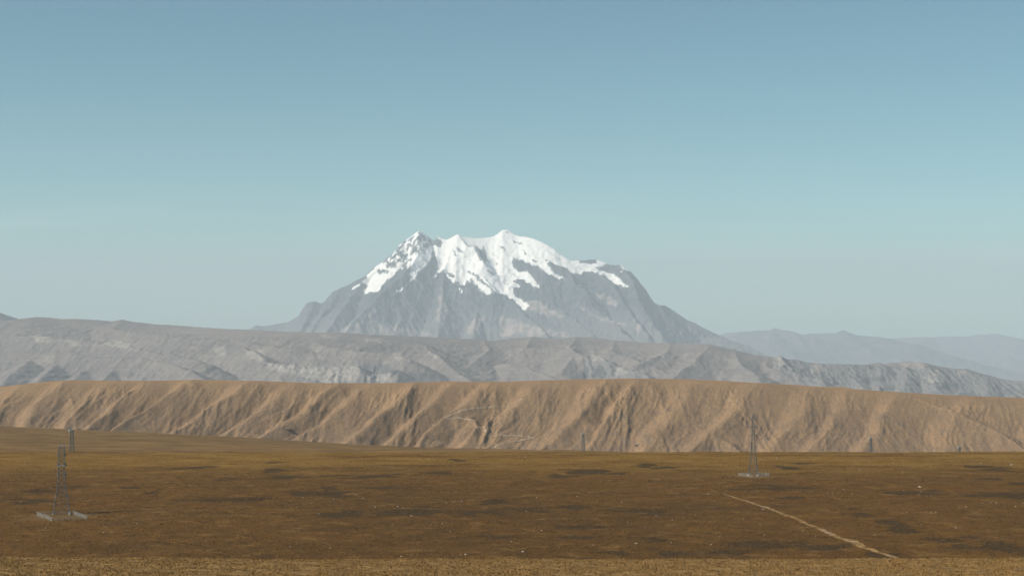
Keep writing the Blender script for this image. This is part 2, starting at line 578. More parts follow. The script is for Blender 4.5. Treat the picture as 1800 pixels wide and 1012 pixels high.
# ================================================================== GREY HILLS
GREY_SKY = [(-120, 575), (-60, 568), (0, 564.5), (30, 561), (55, 558), (65, 557), (120, 559), (170, 562), (198, 564.5), (205, 563), (215, 561.5), (230, 565),
            (270, 568), (300, 571), (350, 575), (400, 578), (450, 580), (500, 583), (600, 585), (650, 588), (750, 592), (850, 597),
            (870, 597), (905, 594), (935, 591.5), (960, 594), (990, 595), (1015, 590.5), (1040, 592), (1080, 598), (1130, 602), (1180, 603.5),
            (1240, 604), (1260, 608), (1290, 615), (1320, 622), (1350, 627), (1366, 627), (1372, 625), (1380, 631), (1400, 632), (1420, 637), (1450, 639), (1480, 640), (1510, 641),
            (1535, 639), (1546, 637), (1552, 640), (1570, 637), (1580, 638), (1588, 635), (1620, 634.5), (1635, 639), (1650, 643), (1680, 648), (1700, 648), (1720, 655), (1760, 665), (1800, 670),
            (1860, 675), (1930, 685)]
GREY_Y = 20000.0
GREY_SPURS = [
    [(-40, 612), (0, 617), (60, 619), (120, 622), (180, 625), (235, 628), (290, 636), (330, 650), (370, 672)],
    [(60, 620), (45, 640), (10, 668), (-20, 690)], [(120, 623), (95, 645), (55, 680)],
    [(170, 625), (150, 648), (118, 678)], [(215, 628), (200, 650), (170, 680)], [(275, 645), (255, 662), (235, 690)],
    [(235, 629), (272, 645), (300, 660), (320, 680)],
    [(30, 590), (80, 592), (140, 598), (200, 602), (240, 612), (300, 622), (345, 632)],
    [(180, 575), (260, 586), (330, 594), (420, 600), (500, 612), (560, 618)],
    [(430, 612), (452, 620), (470, 636), (520, 642), (570, 645), (626, 643), (632, 650)],
    [(560, 602), (590, 610), (640, 618), (690, 620), (720, 632)],
    [(690, 621), (735, 606), (745, 604)], [(735, 607), (775, 630), (810, 656), (830, 672)],
    [(640, 660), (690, 655), (698, 652)],
    [(850, 598), (860, 615), (830, 640), (800, 650)], [(880, 640), (930, 645), (955, 655), (985, 668)],
    [(935, 593), (925, 610), (990, 612), (1010, 625), (985, 655)],
    [(1015, 592), (1000, 612), (1028, 628), (1060, 632), (1090, 645), (1135, 660), (1150, 672)],
    [(1080, 599), (1075, 615), (1130, 640), (1170, 655), (1210, 675)],
    [(1180, 604), (1170, 622), (1120, 640)], [(1250, 607), (1225, 630), (1200, 650), (1180, 670)],
    [(1290, 616), (1300, 640), (1330, 660), (1350, 690)], [(1350, 628), (1345, 645), (1390, 655), (1440, 668), (1460, 690)],
    [(1372, 627), (1375, 640), (1368, 655)], [(1440, 640), (1432, 655), (1410, 665)], [(1495, 641), (1500, 660), (1520, 690)],
    [(1590, 636), (1595, 660), (1585, 690)], [(1620, 637), (1630, 660), (1650, 690)], [(1545, 640), (1548, 660), (1545, 690)],
    [(1680, 650), (1675, 668), (1690, 695)], [(1720, 656), (1730, 675), (1745, 700)],
]
GREY_PALE = [
    [(465, 636), (490, 640), (530, 642), (570, 645), (630, 642), (633, 652), (628, 668), (560, 672), (530, 662), (500, 655), (478, 650)],
    [(640, 660), (690, 655), (699, 651), (696, 672), (650, 672)], [(450, 612), (465, 615), (472, 635), (452, 632)],
    [(555, 610), (562, 620), (575, 630), (566, 634), (556, 625)],
    [(1030, 626), (1045, 624), (1058, 626), (1060, 634), (1040, 633)], [(50, 590), (75, 588), (90, 600), (70, 604)],
    [(180, 600), (205, 596), (228, 606), (222, 612), (190, 606)], [(110, 597), (125, 597), (142, 607), (130, 608)],
    [(375, 608), (392, 608), (398, 625), (378, 622)], [(430, 615), (450, 618), (455, 632), (436, 630)],
    [(640, 595), (675, 594), (668, 603), (640, 600)], [(690, 618), (705, 622), (707, 638), (697, 632)],
    [(560, 585), (580, 590), (590, 594), (570, 594)], [(1365, 628), (1372, 626), (1380, 640), (1370, 645)],
    [(1420, 642), (1440, 640), (1450, 652), (1430, 656)], [(1588, 636), (1622, 636), (1625, 648), (1592, 648)],
    [(1630, 650), (1650, 650), (1655, 672), (1632, 672)], [(1680, 655), (1700, 650), (1690, 662)],
    [(735, 606), (741, 606), (772, 630), (768, 632)], [(800, 650), (835, 655), (860, 668), (840, 668)],
    [(870, 650), (890, 640), (900, 612), (896, 634)], [(1080, 640), (1095, 645), (1105, 655), (1085, 660)],
]
GREY_FLUTE = [[(1028, 628), (1062, 632), (1090, 645), (1140, 662), (1140, 675), (1025, 675)], [(465, 640), (640, 640), (700, 652), (700, 676), (560, 676)],
              [(1360, 622), (1460, 638), (1800, 660), (1860, 690), (1860, 705), (1500, 700), (1360, 660)]]
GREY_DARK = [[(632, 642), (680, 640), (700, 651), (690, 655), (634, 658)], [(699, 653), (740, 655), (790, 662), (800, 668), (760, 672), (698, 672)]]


def build_grey():
    xs = np.linspace(-7300, 7300, 1150)
    ys = np.concatenate([np.linspace(11500, 20300, 300)[:-1], np.linspace(20300, 24500, 24)])
    X, Y = np.meshgrid(xs, ys)
    crest = [W(p[0], p[1], GREY_Y + 500 * math.sin(p[0] / 120.0)) for p in GREY_SKY]
    cd = np.interp(X, [c[0] for c in crest], [c[1] for c in crest])
    cz = np.interp(X, [c[0] for c in crest], [c[2] for c in crest])
    sx = [p[0] for p in GREY_SKY]
    d = cd - Y
    H = cz - 0.27 * (np.hypot(d, 60) - 60)
    # general face: shallow shoulder then longer slope
    S = np.full(X.shape, -1e9, np.float32)
    for sp in GREY_SPURS:
        a = sp[0]
        zr = float(np.interp(a[0], sx, [c[2] for c in crest]))
        yr = float(np.interp(a[0], sx, [c[1] for c in crest]))
        p0 = face_point(a[0], a[1], yr, zr, 0.20)
        pts = [p0]
        for q in sp[1:]:
            pts.append(face_point(q[0], q[1], yr, zr, 0.165))
        S = np.maximum(S, ridge_field(X, Y, pts, 0.42))
    H = smax(H, S, 30.0)
    H = smax(H, np.full(X.shape, -1500, np.float32), 80)
    PX, PY = project(X, Y, H)
    amp = sstep(30, 700, np.abs(d))
    wx = X + 150 * fbm(X / 500, Y / 700, 3, 7)
    g1 = ridged(wx / 620 - (Y - GREY_Y) / 1400, Y / 1900, 4, 91)
    g2 = ridged(wx / 190 - (Y - GREY_Y) / 600, Y / 520, 4, 95)
    H = H + amp * (44 * (g1 - .45) + 17 * (g2 - .45) + 11 * fbm(X / 55, Y / 80, 4, 99))
    H = H + 5 * fbm(X / 70, Y / 70, 4, 3)
    fl = np.zeros(X.shape, np.float32)
    for p in GREY_FLUTE:
        fl = np.maximum(fl, in_poly(PX + 6 * fbm(PX / 20, PY / 20, 3, 1), PY, p).astype(np.float32))
    flute = ridged((X + 60 * fbm(X / 150, Y / 200, 3, 16)) / 95, Y / 700, 4, 15)
    H = H + fl * (34 * (flute - .4)) * np.clip(sstep(0, 200, np.abs(d)) + .18, 0, 1)
    PX, PY = project(X, Y, H)
    wxp, wyp = 7 * fbm(PX / 16, PY / 12, 4, 5), 4 * fbm(PX / 16, PY / 9, 4, 6)
    pale = np.zeros(X.shape, np.float32)
    for p in GREY_PALE:
        pale = np.maximum(pale, in_poly(PX + wxp, PY + wyp, p).astype(np.float32))
    dark = np.zeros(X.shape, np.float32)
    for p in GREY_DARK:
        dark = np.maximum(dark, in_poly(PX + .5 * wxp, PY + .5 * wyp, p).astype(np.float32))
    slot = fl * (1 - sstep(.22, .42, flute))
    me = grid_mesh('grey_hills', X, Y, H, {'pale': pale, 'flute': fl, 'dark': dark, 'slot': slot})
    m = Mat('grey_badland')
    n1 = m.noise(1 / 520.0, 6, .6)
    n2 = m.noise(1 / 120.0, 5, .6, off=(5, 5, 1))
    c = m.mix(m.ramp(n1, .3, .7), (0.160, 0.147, 0.144), (0.215, 0.192, 0.178))
    c = m.mix(m.ramp(n2, .58, .75, 0, .5), c, (0.31, 0.275, 0.25))
    c = m.mix(m.ramp(m.noise(1 / 30.0, 4, .6, (.06, .06, 1.6), (2, 1, 0)), .55, .68, 0, .45), c, (0.30, 0.27, 0.25))
    c = m.mix(m.ramp(m.noise(1 / 42.0, 4, .6, (.05, .05, 1.5), (6, 1, 0)), .56, .7, 0, .4), c, (0.13, 0.125, 0.13))
    c = m.mix(m.math('MULTIPLY', m.attr('flute'), m.ramp(n2, .3, .7, .2, .8)), c, (0.17, 0.175, 0.18))
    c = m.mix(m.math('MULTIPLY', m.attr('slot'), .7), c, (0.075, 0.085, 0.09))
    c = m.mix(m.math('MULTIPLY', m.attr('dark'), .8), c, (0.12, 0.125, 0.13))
    streak = m.ramp(m.noise(1 / 60.0, 6, .7, (1.2, 1, .5)), .36, .62, .1, .85)
    c = m.mix(m.math('MULTIPLY', m.attr('pale'), streak), c, (0.36, 0.325, 0.29))
    c = m.mix(m.ramp(m.noise(1 / 55.0, 6, .7, (.5, .5, 2.5), (7, 3, 1)), .60, .68, 0, .5), c, (0.33, 0.30, 0.27))
    c = m.mix(m.ramp(m.noise(1 / 80.0, 6, .68, (.7, .7, 2), (1, 9, 4)), .56, .68, 0, .45), c, (0.13, 0.13, 0.133))
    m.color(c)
    m.bump(m.noise(1 / 34.0, 7, .66), 10.0, .9)
    link('grey_hills', me, m.m, kind='structure', label='long grey eroded hills with pale badland cliffs below the snow mountain', cat='hill')


# ================================================================== BROWN HILLS
BROWN_SKY = [(-140, 690), (-60, 683), (0, 680), (30, 676), (70, 671.5), (100, 669), (125, 668), (180, 668.5), (240, 669), (300, 668), (340, 667), (380, 668),
             (450, 669), (500, 671), (560, 673), (620, 673), (680, 673), (735, 671.5), (780, 670), (850, 670.5), (900, 670), (960, 668),
             (1040, 666), (1100, 665), (1160, 665.5), (1200, 666), (1260, 668.5), (1300, 671), (1350, 673.5), (1400, 676.5), (1450, 680),
             (1500, 683.5), (1550, 687), (1600, 690), (1650, 693), (1700, 695.5), (1800, 699), (1880, 701), (1960, 703)]
BROWN_Y = 5000.0
# where each spur leaves the skyline (photo x), and how strongly it stands out
BROWN_FOLDS = [(-190, .8), (-70, 1), (45, .8), (118, 1.0), (205, .5), (272, .9), (343, 1.25), (449, 1.4), (528, .65), (604, 1.1), (660, .55), (738, 1.35), (806, .7), (868, 1.0), (955, .8),
               (1074, 1.0), (1128, .75), (1236, .6), (1335, 1.25), (1434, .8), (1492, .65), (1580, 1.2), (1712, .7), (1860, 1.0), (1990, .8), (2120, .9), (2260, .9), (2400, .8)]
_brown = {}


def build_brown():
    xs = np.linspace(-1780, 1780, 1250)
    ys = np.concatenate([np.linspace(4230, 5040, 290)[:-1], np.linspace(5040, 5700, 40)[:-1], np.linspace(5700, 9000, 14)])
    X, Y = np.meshgrid(xs, ys)
    crest = [W(p[0], p[1], BROWN_Y) for p in BROWN_SKY]
    cx, cz = [c[0] for c in crest], [c[2] for c in crest]
    CZ = np.interp(X, cx, cz)
    d = BROWN_Y - Y
    dn = np.clip(d, 0, 1e9)
    # plateau behind, rounded shoulder, then the face
    H = CZ + np.where(d < 0, -0.075 * np.maximum(-d, 0), 0.0) - 0.47 * (np.hypot(dn, 14) - 14)
    # oblique spurs: each vertex is traced up its spur direction to the skyline
    lean = 0.56 - 0.30 * sstep(-1000, -1400, X) - .04 * sstep(200, 900, X) + 0.22 * fbm(X / 420, Y / 900, 2, 161)
    q = X + lean * dn + (30 * fbm(X / 190, Y / 170, 3, 141) + 5 * fbm(X / 38, Y / 50, 3, 143)) * sstep(0, 160, dn)
    fx = np.array([(p - CX) / F * BROWN_Y for p, _ in BROWN_FOLDS])
    fa = np.array([a for _, a in BROWN_FOLDS])
    qs = np.arange(fx[0], fx[-1], 1.0)
    k = np.clip(np.searchsorted(fx, qs) - 1, 0, len(fx) - 2)
    sp = fx[k + 1] - fx[k]
    t = (qs - fx[k]) / sp
    g = 0.66                                              # gully lies close under the next spur
    ha, hb = fa[k], fa[k + 1]                             # crest heights left and right
    prof = np.where(t < g, ha + (-1.0 * np.minimum(ha, hb) - ha) * (t / g), -np.minimum(ha, hb) + (hb + np.minimum(ha, hb)) * (t - g) / (1 - g))
    ker = np.exp(-0.5 * (np.arange(-24, 25) / 6.0) ** 2)
    prof = np.convolve(np.pad(prof, 24, mode='edge'), ker / ker.sum(), mode='valid')
    fold = np.interp(q, qs, prof)
    grow = (1 - np.exp(-dn / 95.0)) * (1 - .38 * sstep(250, 800, X)) * (1 + .35 * fbm(X / 200, Y / 200, 2, 151))
    H = H + 23.0 * grow * (fold - .35)
    # a few spurs that swing forward of the rest
    S = np.full(X.shape, -1e9, np.float32)
    sx = [p[0] for p in BROWN_SKY]
    XW, YW = X + 7 * fbm(X / 60, Y / 70, 3, 171), Y + 8 * fbm(X / 60, Y / 70, 3, 173)
    for sp in ([(1318, 690), (1296, 702), (1262, 722), (1236, 733), (1210, 743), (1165, 766), (1125, 797)], [(1210, 743), (1242, 758), (1276, 776), (1312, 799)],
               [(1600, 700), (1660, 716), (1705, 735), (1760, 760), (1805, 792)], [(1500, 712), (1470, 735), (1442, 760), (1415, 796)], [(1412, 700), (1392, 730), (1368, 765), (1352, 798)],
               [(1060, 700), (1022, 728), (985, 757), (950, 795)], [(808, 722), (830, 738), (850, 757), (853, 797)], [(120, 690), (130, 715), (132, 765)]):
        zr = float(np.interp(sp[0][0], sx, cz))
        pts = [face_point(a, b, BROWN_Y, zr, .52 if n_ == 0 else .45) for n_, (a, b) in enumerate(sp)]
        S = smax(S, ridge_field(XW, YW, pts, .55, .48), 6.0)
    H = smax(H, S, 9.0)
    # smaller ribs and gullies on the flanks
    amp = sstep(0, 90, dn) * np.clip(1 + 1.4 * fbm(X / 120, Y / 160, 3, 153), .1, 2.2)
    q2 = X + (.05 + .5 * fbm(X / 170, Y / 600, 2, 163)) * dn + 9 * fbm(X / 60, Y / 80, 3, 4)
    r1 = ridged(q2 / 58, Y / 260, 3, 33)
    r2 = ridged((q + .4 * q2) / 27, Y / 140, 3, 37)
    H = H + amp * ((8.5 - 5.0 * sstep(200, 800, X)) * (r1 - .45) + 2.6 * (r2 - .45) + 1.4 * fbm(X / 9, Y / 14, 4, 39))
    H = H + (1 - sstep(0, 90, dn)) * 0.8 * fbm(X / 60, Y / 60, 4, 43)
    H = smax(H, np.full(X.shape, -425, np.float32), 12)
    _brown.update(xs=xs, ys=ys, H=H)
    me = grid_mesh('brown_hills', X, Y, H, {'down': np.clip(d / 400, 0, 1)})
    m = Mat('brown_hill_grass')
    n1 = m.noise(1 / 110.0, 6, .6)
    n2 = m.noise(1 / 20.0, 6, .68, (1, .35, .8), (0, 0, 0), .6)
    n3 = m.noise(1 / 5.0, 4, .6)
    c = m.mix(m.ramp(n1, .3, .7), (0.222, 0.145, 0.084), (0.282, 0.182, 0.098))
    c = m.mix(m.math('MULTIPLY', m.ramp(n2, .46, .70), m.ramp(m.attr('down'), .10, .5, .15, .9)), c, (0.150, 0.112, 0.082))
    c = m.mix(m.ramp(n3, .5, .7, 0, .65), c, (0.115, 0.078, 0.048))
    c = m.mix(m.math('MULTIPLY', m.ramp(m.noise(1 / 10.0, 6, .75, (1, .5, 1), (8, 1, 3)), .56, .66, 0, .7), m.ramp(m.noise(1 / 90.0, 4, .6, off=(2, 7, 1)), .45, .6)), c, (0.30, 0.235, 0.165))
    c = m.mix(m.ramp(m.noise(1 / 3.2, 3, .7, off=(1, 5, 2)), .50, .60, 0, .55), c, (0.12, 0.086, 0.056))
    c = m.mix(m.ramp(m.attr('down'), 0.0, .06, .5, 0), c, (0.28, 0.160, 0.074))
    m.color(c)
    m.bump(m.noise(1 / 6.0, 5, .65), 1.6, .8)
    link('brown_hills', me, m.m, kind='structure', label='long ochre brown hills furrowed by oblique gullies behind the plain', cat='hill')


def brown_z(x, y):
    xs, ys, H = _brown['xs'], _brown['ys'], _brown['H']
    i = int(np.clip(np.searchsorted(ys, y) - 1, 0, len(ys) - 2))
    j = int(np.clip(np.searchsorted(xs, x) - 1, 0, len(xs) - 2))
    ty, tx = (y - ys[i]) / (ys[i + 1] - ys[i]), (x - xs[j]) / (xs[j + 1] - xs[j])
    return float((H[i, j] * (1 - tx) + H[i, j + 1] * tx) * (1 - ty) + (H[i + 1, j] * (1 - tx) + H[i + 1, j + 1] * tx) * ty)


def brown_hit(px, py):
    for Y in np.arange(4250, 5100, 2.0):
        p = W(px, py, Y)
        if brown_z(p[0], Y) >= p[2]:
            return p[0], float(Y), brown_z(p[0], Y)
    return None


# ================================================================== GROUND: near slope, plain, far shelf, valley
PROF_Y = [0, 100, 240, 290, 325, 345, 375, 430, 520, 640, 737, 1265, 1310, 1500, 1900, 2150, 2270]
PROF_Z = [-4, -19, -38.6, -44.1, -48.6, -52.3, -59, -74, -95, -107.5, -110, -110.3, -112.5, -140, -192, -200, -198]
SHELF_PX = [-300, 0, 60, 125, 250, 400, 500, 620, 750, 900, 1024, 1150, 1300, 1450, 1530, 1600, 1685, 1900, 2100]
SHELF_PY = [744, 750, 752, 756, 760.5, 768.5, 775, 782, 788, 791, 793, 799, 803, 800, 799, 806, 814, 814, 815]


def ground_z(x, y, detail=True):
    x, y = np.asarray(x, float), np.asarray(y, float)
    z = np.interp(y, PROF_Y, PROF_Z)
    # far shelf, its skyline varying from left to right
    px = CX + F * x / np.maximum(y, 1)
    z33 = -(np.interp(px, SHELF_PX, SHELF_PY) - HOR) / F * 3300
    t = np.clip((y - 2270) / 1030, 0, 1)
    zs = -198 + (z33 + 198) * t
    z = np.where(y > 2270, zs, z)
    t2 = np.clip((y - 3300) / 900, 0, 1)
    z = np.where(y > 3300, z33 + (-440 - z33) * (t2 * t2 * (3 - 2 * t2)), z)
    # lie of the land
    z = z + 0.9 * fbm(x / 90, y / 90, 3, 201) * sstep(500, 800, y) + 0.5 * fbm(x / 40, y / 40, 3, 203)
    z = z + np.where(y < 420, 0.8 * fbm(x / 70, y / 300, 2, 205), 0)
    z = z + 5 * fbm(x / 300, y / 260, 3, 207) * sstep(1500, 2100, y) * (1 - sstep(3100, 3300, y))
    if detail:
        z = z + 0.40 * fbm(x / 6, y / 6, 3, 209) + np.where(y < 420, .4 * fbm(x / 13, y / 13, 3, 211), 0)
    return z


def gz(x, y):
    return float(ground_z(np.array([x]), np.array([y]))[0])


def ground_hit(px, py, y0=600, y1=1300):
    ys = np.arange(y0, y1, 0.5)
    zr = float(zray(py)) * ys
    xs = float(xray(px, py)) * ys
    zz = ground_z(xs, ys)
    i = int(np.argmax(zz >= zr)) if np.any(zz >= zr) else int(np.argmin(np.abs(zz - zr)))
    return float(xs[i]), float(ys[i]), float(zz[i])


DARK = [  # dark patches of low scrub: photo x, y, half width, half height
    (55, 880, 34, 4), (80, 862, 22, 3), (25, 877, 20, 3), (120, 857, 26, 3), (170, 900, 22, 3), (230, 857, 14, 3), (265, 865, 10, 3), (340, 822, 30, 3), (395, 840, 16, 3),
    (480, 813, 14, 2), (490, 826, 25, 2.5), (330, 878, 20, 4), (410, 879, 40, 5), (500, 838, 40, 4), (560, 868, 45, 6), (580, 857, 14, 3), (590, 905, 34, 5),
    (640, 838, 40, 4), (775, 830, 22, 2.5), (800, 808, 16, 2), (980, 835, 14, 5), (1030, 830, 48, 7), (1130, 819, 20, 2.5), (1170, 821, 20, 2),
    (870, 884, 20, 5), (930, 897, 30, 5), (1010, 892, 24, 4), (1110, 897, 40, 4), (1150, 905, 24, 3), (1020, 925, 32, 3.5), (880, 943, 34, 4), (1010, 945, 26, 4),
    (1145, 947, 28, 6), (1080, 970, 18, 4), (1100, 975, 14, 3), (1180, 972, 30, 5), (1290, 972, 34, 5), (1360, 857, 60, 4), (1390, 876, 16, 3), (1500, 893, 12, 3.5), (1515, 905, 14, 4),
    (1575, 920, 24, 6), (1600, 932, 22, 4), (1650, 948, 30, 5), (1690, 958, 20, 4), (1700, 943, 22, 5), (1720, 820, 20, 3), (1760, 825, 30, 3), (1735, 842, 16, 2.5), (1790, 850, 14, 3),
    (1370, 819, 14, 2), (1390, 823, 14, 2), (1410, 815, 22, 2), (1760, 870, 60, 6), (1600, 865, 50, 4), (1330, 955, 40, 8), (1440, 960, 50, 8), (1560, 975, 30, 4), (1760, 960, 40, 10),
    (680, 857, 30, 4), (720, 898, 60, 8), (620, 899, 20, 4), (840, 900, 40, 6),
]


def build_ground():
    # rows spaced by distance, columns fan out with distance
    ys = np.concatenate([np.linspace(60, 230, 16)[:-1], np.linspace(230, 350, 110)[:-1], np.linspace(350, 640, 24)[:-1],
                         np.linspace(640, 1330, 230)[:-1], np.linspace(1330, 2200, 16)[:-1], np.linspace(2200, 3340, 60)[:-1], np.linspace(3340, 4500, 14)])
    us = np.linspace(-0.42, 0.42, 560)
    U, Y = np.meshgrid(us, ys)
    X = U * (Y + 60)
    Z = ground_z(X, Y)
    PX, PY = project(X, Y, Z)
    dk = np.zeros(X.shape, np.float32)
    wob = fbm(X / 22, Y / 11, 5, 301)
    onp = (Y > 700) & (Y < 1290)
    for (cx, cy, w, h) in DARK:
        x0, y0 = ground_hit(cx, cy)[:2]
        rx = 1.35 * w / F * y0
        ry = max(6.0, h / F * y0 * y0 / 110.0)
        e = np.hypot((X - x0) / rx, (Y - y0) / ry) + 1.7 * wob
        dk = np.maximum(dk, np.where(onp, 1 - sstep(0.45, 1.15, e), 0))
    worn = np.zeros(X.shape, np.float32)
    for cx, cy, r_ in ((108, 908, 19), (1324, 836, 15)):
        x0, y0 = ground_hit(cx, cy)[:2]
        worn = np.maximum(worn, 1 - sstep(.6, 1.25, np.hypot((X - x0) / r_, (Y - y0) / r_) + .5 * wob))
    me = grid_mesh('plain', X, Y, Z, {'worn': worn, 'scrub': dk, 'near': 1 - sstep(360, 600, Y), 'shelf': sstep(1330, 2100, Y),
                                     'edge': sstep(1040, 1230, Y)})
    m = Mat('dry_grassland')
    big = m.noise(1 / 160.0, 5, .55)
    mid = m.noise(1 / 22.0, 6, .6, (.6, 1, 1))
    fine = m.noise(1 / 2.2, 5, .65)
    near = m.attr('near')
    c = m.mix(m.ramp(big, .35, .65), (0.094, 0.046, 0.0105), (0.120, 0.058, 0.012))
    c = m.mix(m.ramp(mid, .48, .70, 0, .65), c, (0.160, 0.085, 0.019))
    c = m.mix(m.ramp(m.noise(1 / 35.0, 6, .62, (.5, 1, 1), (4, 8, 0)), .53, .70, 0, .6), c, (0.060, 0.034, 0.014))
    c = m.mix(m.ramp(m.noise(1 / 9.0, 6, .68, (1.2, 1, 1), (1, 6, 0)), .50, .62, 0, .6), c, (0.052, 0.030, 0.012))
    c = m.mix(m.ramp(m.noise(1 / 14.0, 6, .68, (1.1, 1, 1), (11, 2, 0)), .53, .66, 0, .6), c, (0.215, 0.125, 0.044))
    c = m.mix(m.math('MULTIPLY', m.attr('edge'), m.ramp(m.noise(1 / 30.0, 5, .6, (.3, 1, 1), (5, 5, 0)), .3, .55)), c, m.mix(m.ramp(mid, .4, .6), (0.195, 0.110, 0.024), (0.25, 0.152, 0.043)))
    c = m.mix(m.ramp(m.math('ADD', m.attr('scrub'), m.math('MULTIPLY', m.math('SUBTRACT', m.noise(1 / 6.0, 6, .7, (.4, 1, 1), (3, 3, 0)), .5), 2.4)), .12, .75, 0, .92), c, m.mix(m.ramp(fine, .4, .6), (0.030, 0.020, 0.010), (0.052, 0.034, 0.017)))
    c = m.mix(m.math('MULTIPLY', m.attr('worn'), m.ramp(fine, .35, .6, .3, .75)), c, (0.21, 0.145, 0.075))
    c = m.mix(m.attr('shelf'), c, m.mix(m.ramp(m.noise(1 / 34.0, 7, .72, (.35, 1, 1), (3, 1, 0)), .42, .6), (0.125, 0.072, 0.024), (0.25, 0.15, 0.056)))
    c = m.mix(near, c, m.mix(m.ramp(m.noise(1 / 3.0, 5, .6), .4, .62), (0.165, 0.097, 0.034), (0.25, 0.155, 0.060)))
    c = m.mix(m.ramp(fine, .38, .68, 0, .65), c, m.mix(.6, c, (0.035, 0.022, 0.010)))
    c = m.mix(m.ramp(m.noise(1 / 1.3, 3, .7, off=(4, 4, 4)), .50, .62, 0, .5), c, m.mix(.5, c, (0.30, 0.19, 0.07)))
    c = m.mix(m.math('SUBTRACT', 1.0, near, True), c, m.mix(1.0, c, (0.88, 0.84, 0.70), 'MULTIPLY'))
    m.color(c)
    m.bump(m.noise(1 / 1.1, 5, .65), .35, .9)
    link('plain', me, m.m, kind='structure', label='wide dry brown grass plain with dark scrub patches', cat='plain')

    # deep valley floor far beneath the hills, out to the horizon
    xs = np.linspace(-54000, 54000, 60)
    yy = np.linspace(4600, 95000, 60)
    X, Y = np.meshgrid(xs, yy)
    Z = np.interp(Y, [4600, 6000, 10500, 24000, 36000, 95000], [-470, -520, -1350, -1700, -2300, -3050]) + 30 * fbm(X / 4000, Y / 4000, 3, 8)
    Z = np.where(Y < 10000, np.minimum(Z, np.interp(Y, [4600, 6000, 9500, 10500], [-470, -620, -1200, -1350])), Z)
    v = Mat('valley_soil')
    v.color(v.mix(v.ramp(v.noise(1 / 900.0, 5), .35, .65), (.12, .115, .11), (.2, .18, .165)))
    link('valley_floor', grid_mesh('valley_floor', X, Y, Z), v.m, kind='structure', label='deep hidden valley floor between the hill ranges', cat='valley')


# ================================================================== GRASS TUFTS (uncountable: stuff)
def build_tufts():
    def tufts(x, y, hmin, hmax, wid, blades):
        n = len(x)
        z = ground_z(x, y)
        vs_, fs = [], []
        base = 0
        for b in range(blades):
            a = rng.uniform(0, 2 * np.pi, n)
            h = rng.uniform(hmin, hmax, n)
            w = wid * rng.uniform(.6, 1.2, n)
            lean = rng.uniform(.1, .8, n) * h
            ox, oy = rng.normal(0, .12, n) * wid, rng.normal(0, .12, n) * wid
            dx, dy = np.cos(a), np.sin(a)
            p1 = np.stack([x + ox - dy * w * .5, y + oy + dx * w * .5, z - .04], -1)
            p2 = np.stack([x + ox + dy * w * .5, y + oy - dx * w * .5, z - .04], -1)
            p3 = np.stack([x + ox + dx * lean + dy * w * .12, y + oy + dy * lean - dx * w * .12, z + h], -1)
            vs_.append(np.stack([p1, p2, p3], 1).reshape(-1, 3))
            fs.append(np.arange(n * 3).reshape(n, 3) + base)
            base += n * 3
        return np.concatenate(vs_), np.concatenate(fs)

    # near slope
    n = 60000
    y = rng.uniform(225, 352, n)
    x = (rng.uniform(-.36, .36, n)) * y
    keep = fbm(x / 5, y / 9, 3, 401) > -0.22
    co, f = tufts(x[keep], y[keep], .06, .22, .28, 4)
    hue = np.repeat(rng.uniform(0, 1, len(f)), 3)
    g = Mat('straw_grass')
    g.color(g.mix(g.attr('hue'), (0.21, 0.125, 0.042), (0.33, 0.21, 0.082)))
    link('near_grass', raw_mesh('near_grass', co, f, {'hue': hue}), g.m, kind='stuff', label='straw coloured grass tufts on the near slope', cat='grass')
    # plain
    n = 110000
    y = 640 + 640 * rng.uniform(0, 1, n) ** 1.15
    x = (rng.uniform(-.345, .345, n)) * y
    keep = fbm(x / 30, y / 18, 4, 403) > -0.12
    x, y = x[keep], y[keep]
    co, f = tufts(x, y, .10, .32, .5, 3)
    hue = np.repeat(rng.uniform(0, 1, len(f)) ** 1.5, 3)
    g = Mat('brown_grass')
    g.color(g.mix(g.attr('hue'), (0.078, 0.042, 0.012), (0.18, 0.105, 0.030)))
    link('plain_grass', raw_mesh('plain_grass', co, f, {'hue': hue}), g.m, kind='stuff', label='low brown grass tufts scattered over the plain', cat='grass')


# ================================================================== PATHS
def ribbon(name, pts3, widths, lift, zf, mat, label, cat, seed=1, gap=0.0):
    P = np.asarray(pts3, float)
    seg = np.hypot(np.diff(P[:, 0]), np.diff(P[:, 1]))
    s = np.concatenate([[0], np.cumsum(seg)])
    n = max(8, int(s[-1] / 1.5))
    t = np.linspace(0, s[-1], n)
    x, y = np.interp(t, s, P[:, 0]), np.interp(t, s, P[:, 1])
    w = np.interp(t, s, widths)
    tx, ty = np.gradient(x), np.gradient(y)
    L = np.hypot(tx, ty)
    nx, ny = -ty / L, tx / L
    wob = 1.2 * fbm(t / 22, t * 0 + seed, 3, seed + 5)
    rows = []
    for k, e in enumerate((-1, -.5, 0, .5, 1)):
        ww = w * .5 * (1 + .8 * fbm(t / 5, t * 0 + k * 3.3, 4, seed + k)) * e + wob
        xx, yy = x + nx * ww, y + ny * ww
        zz = zf(xx, yy) + lift
        rows.append(np.stack([xx, yy, zz], -1))
    R = np.stack(rows, 0)
    return link(name, grid_mesh(name, R[..., 0], R[..., 1], R[..., 2]), mat, kind='structure', label=label, cat=cat)


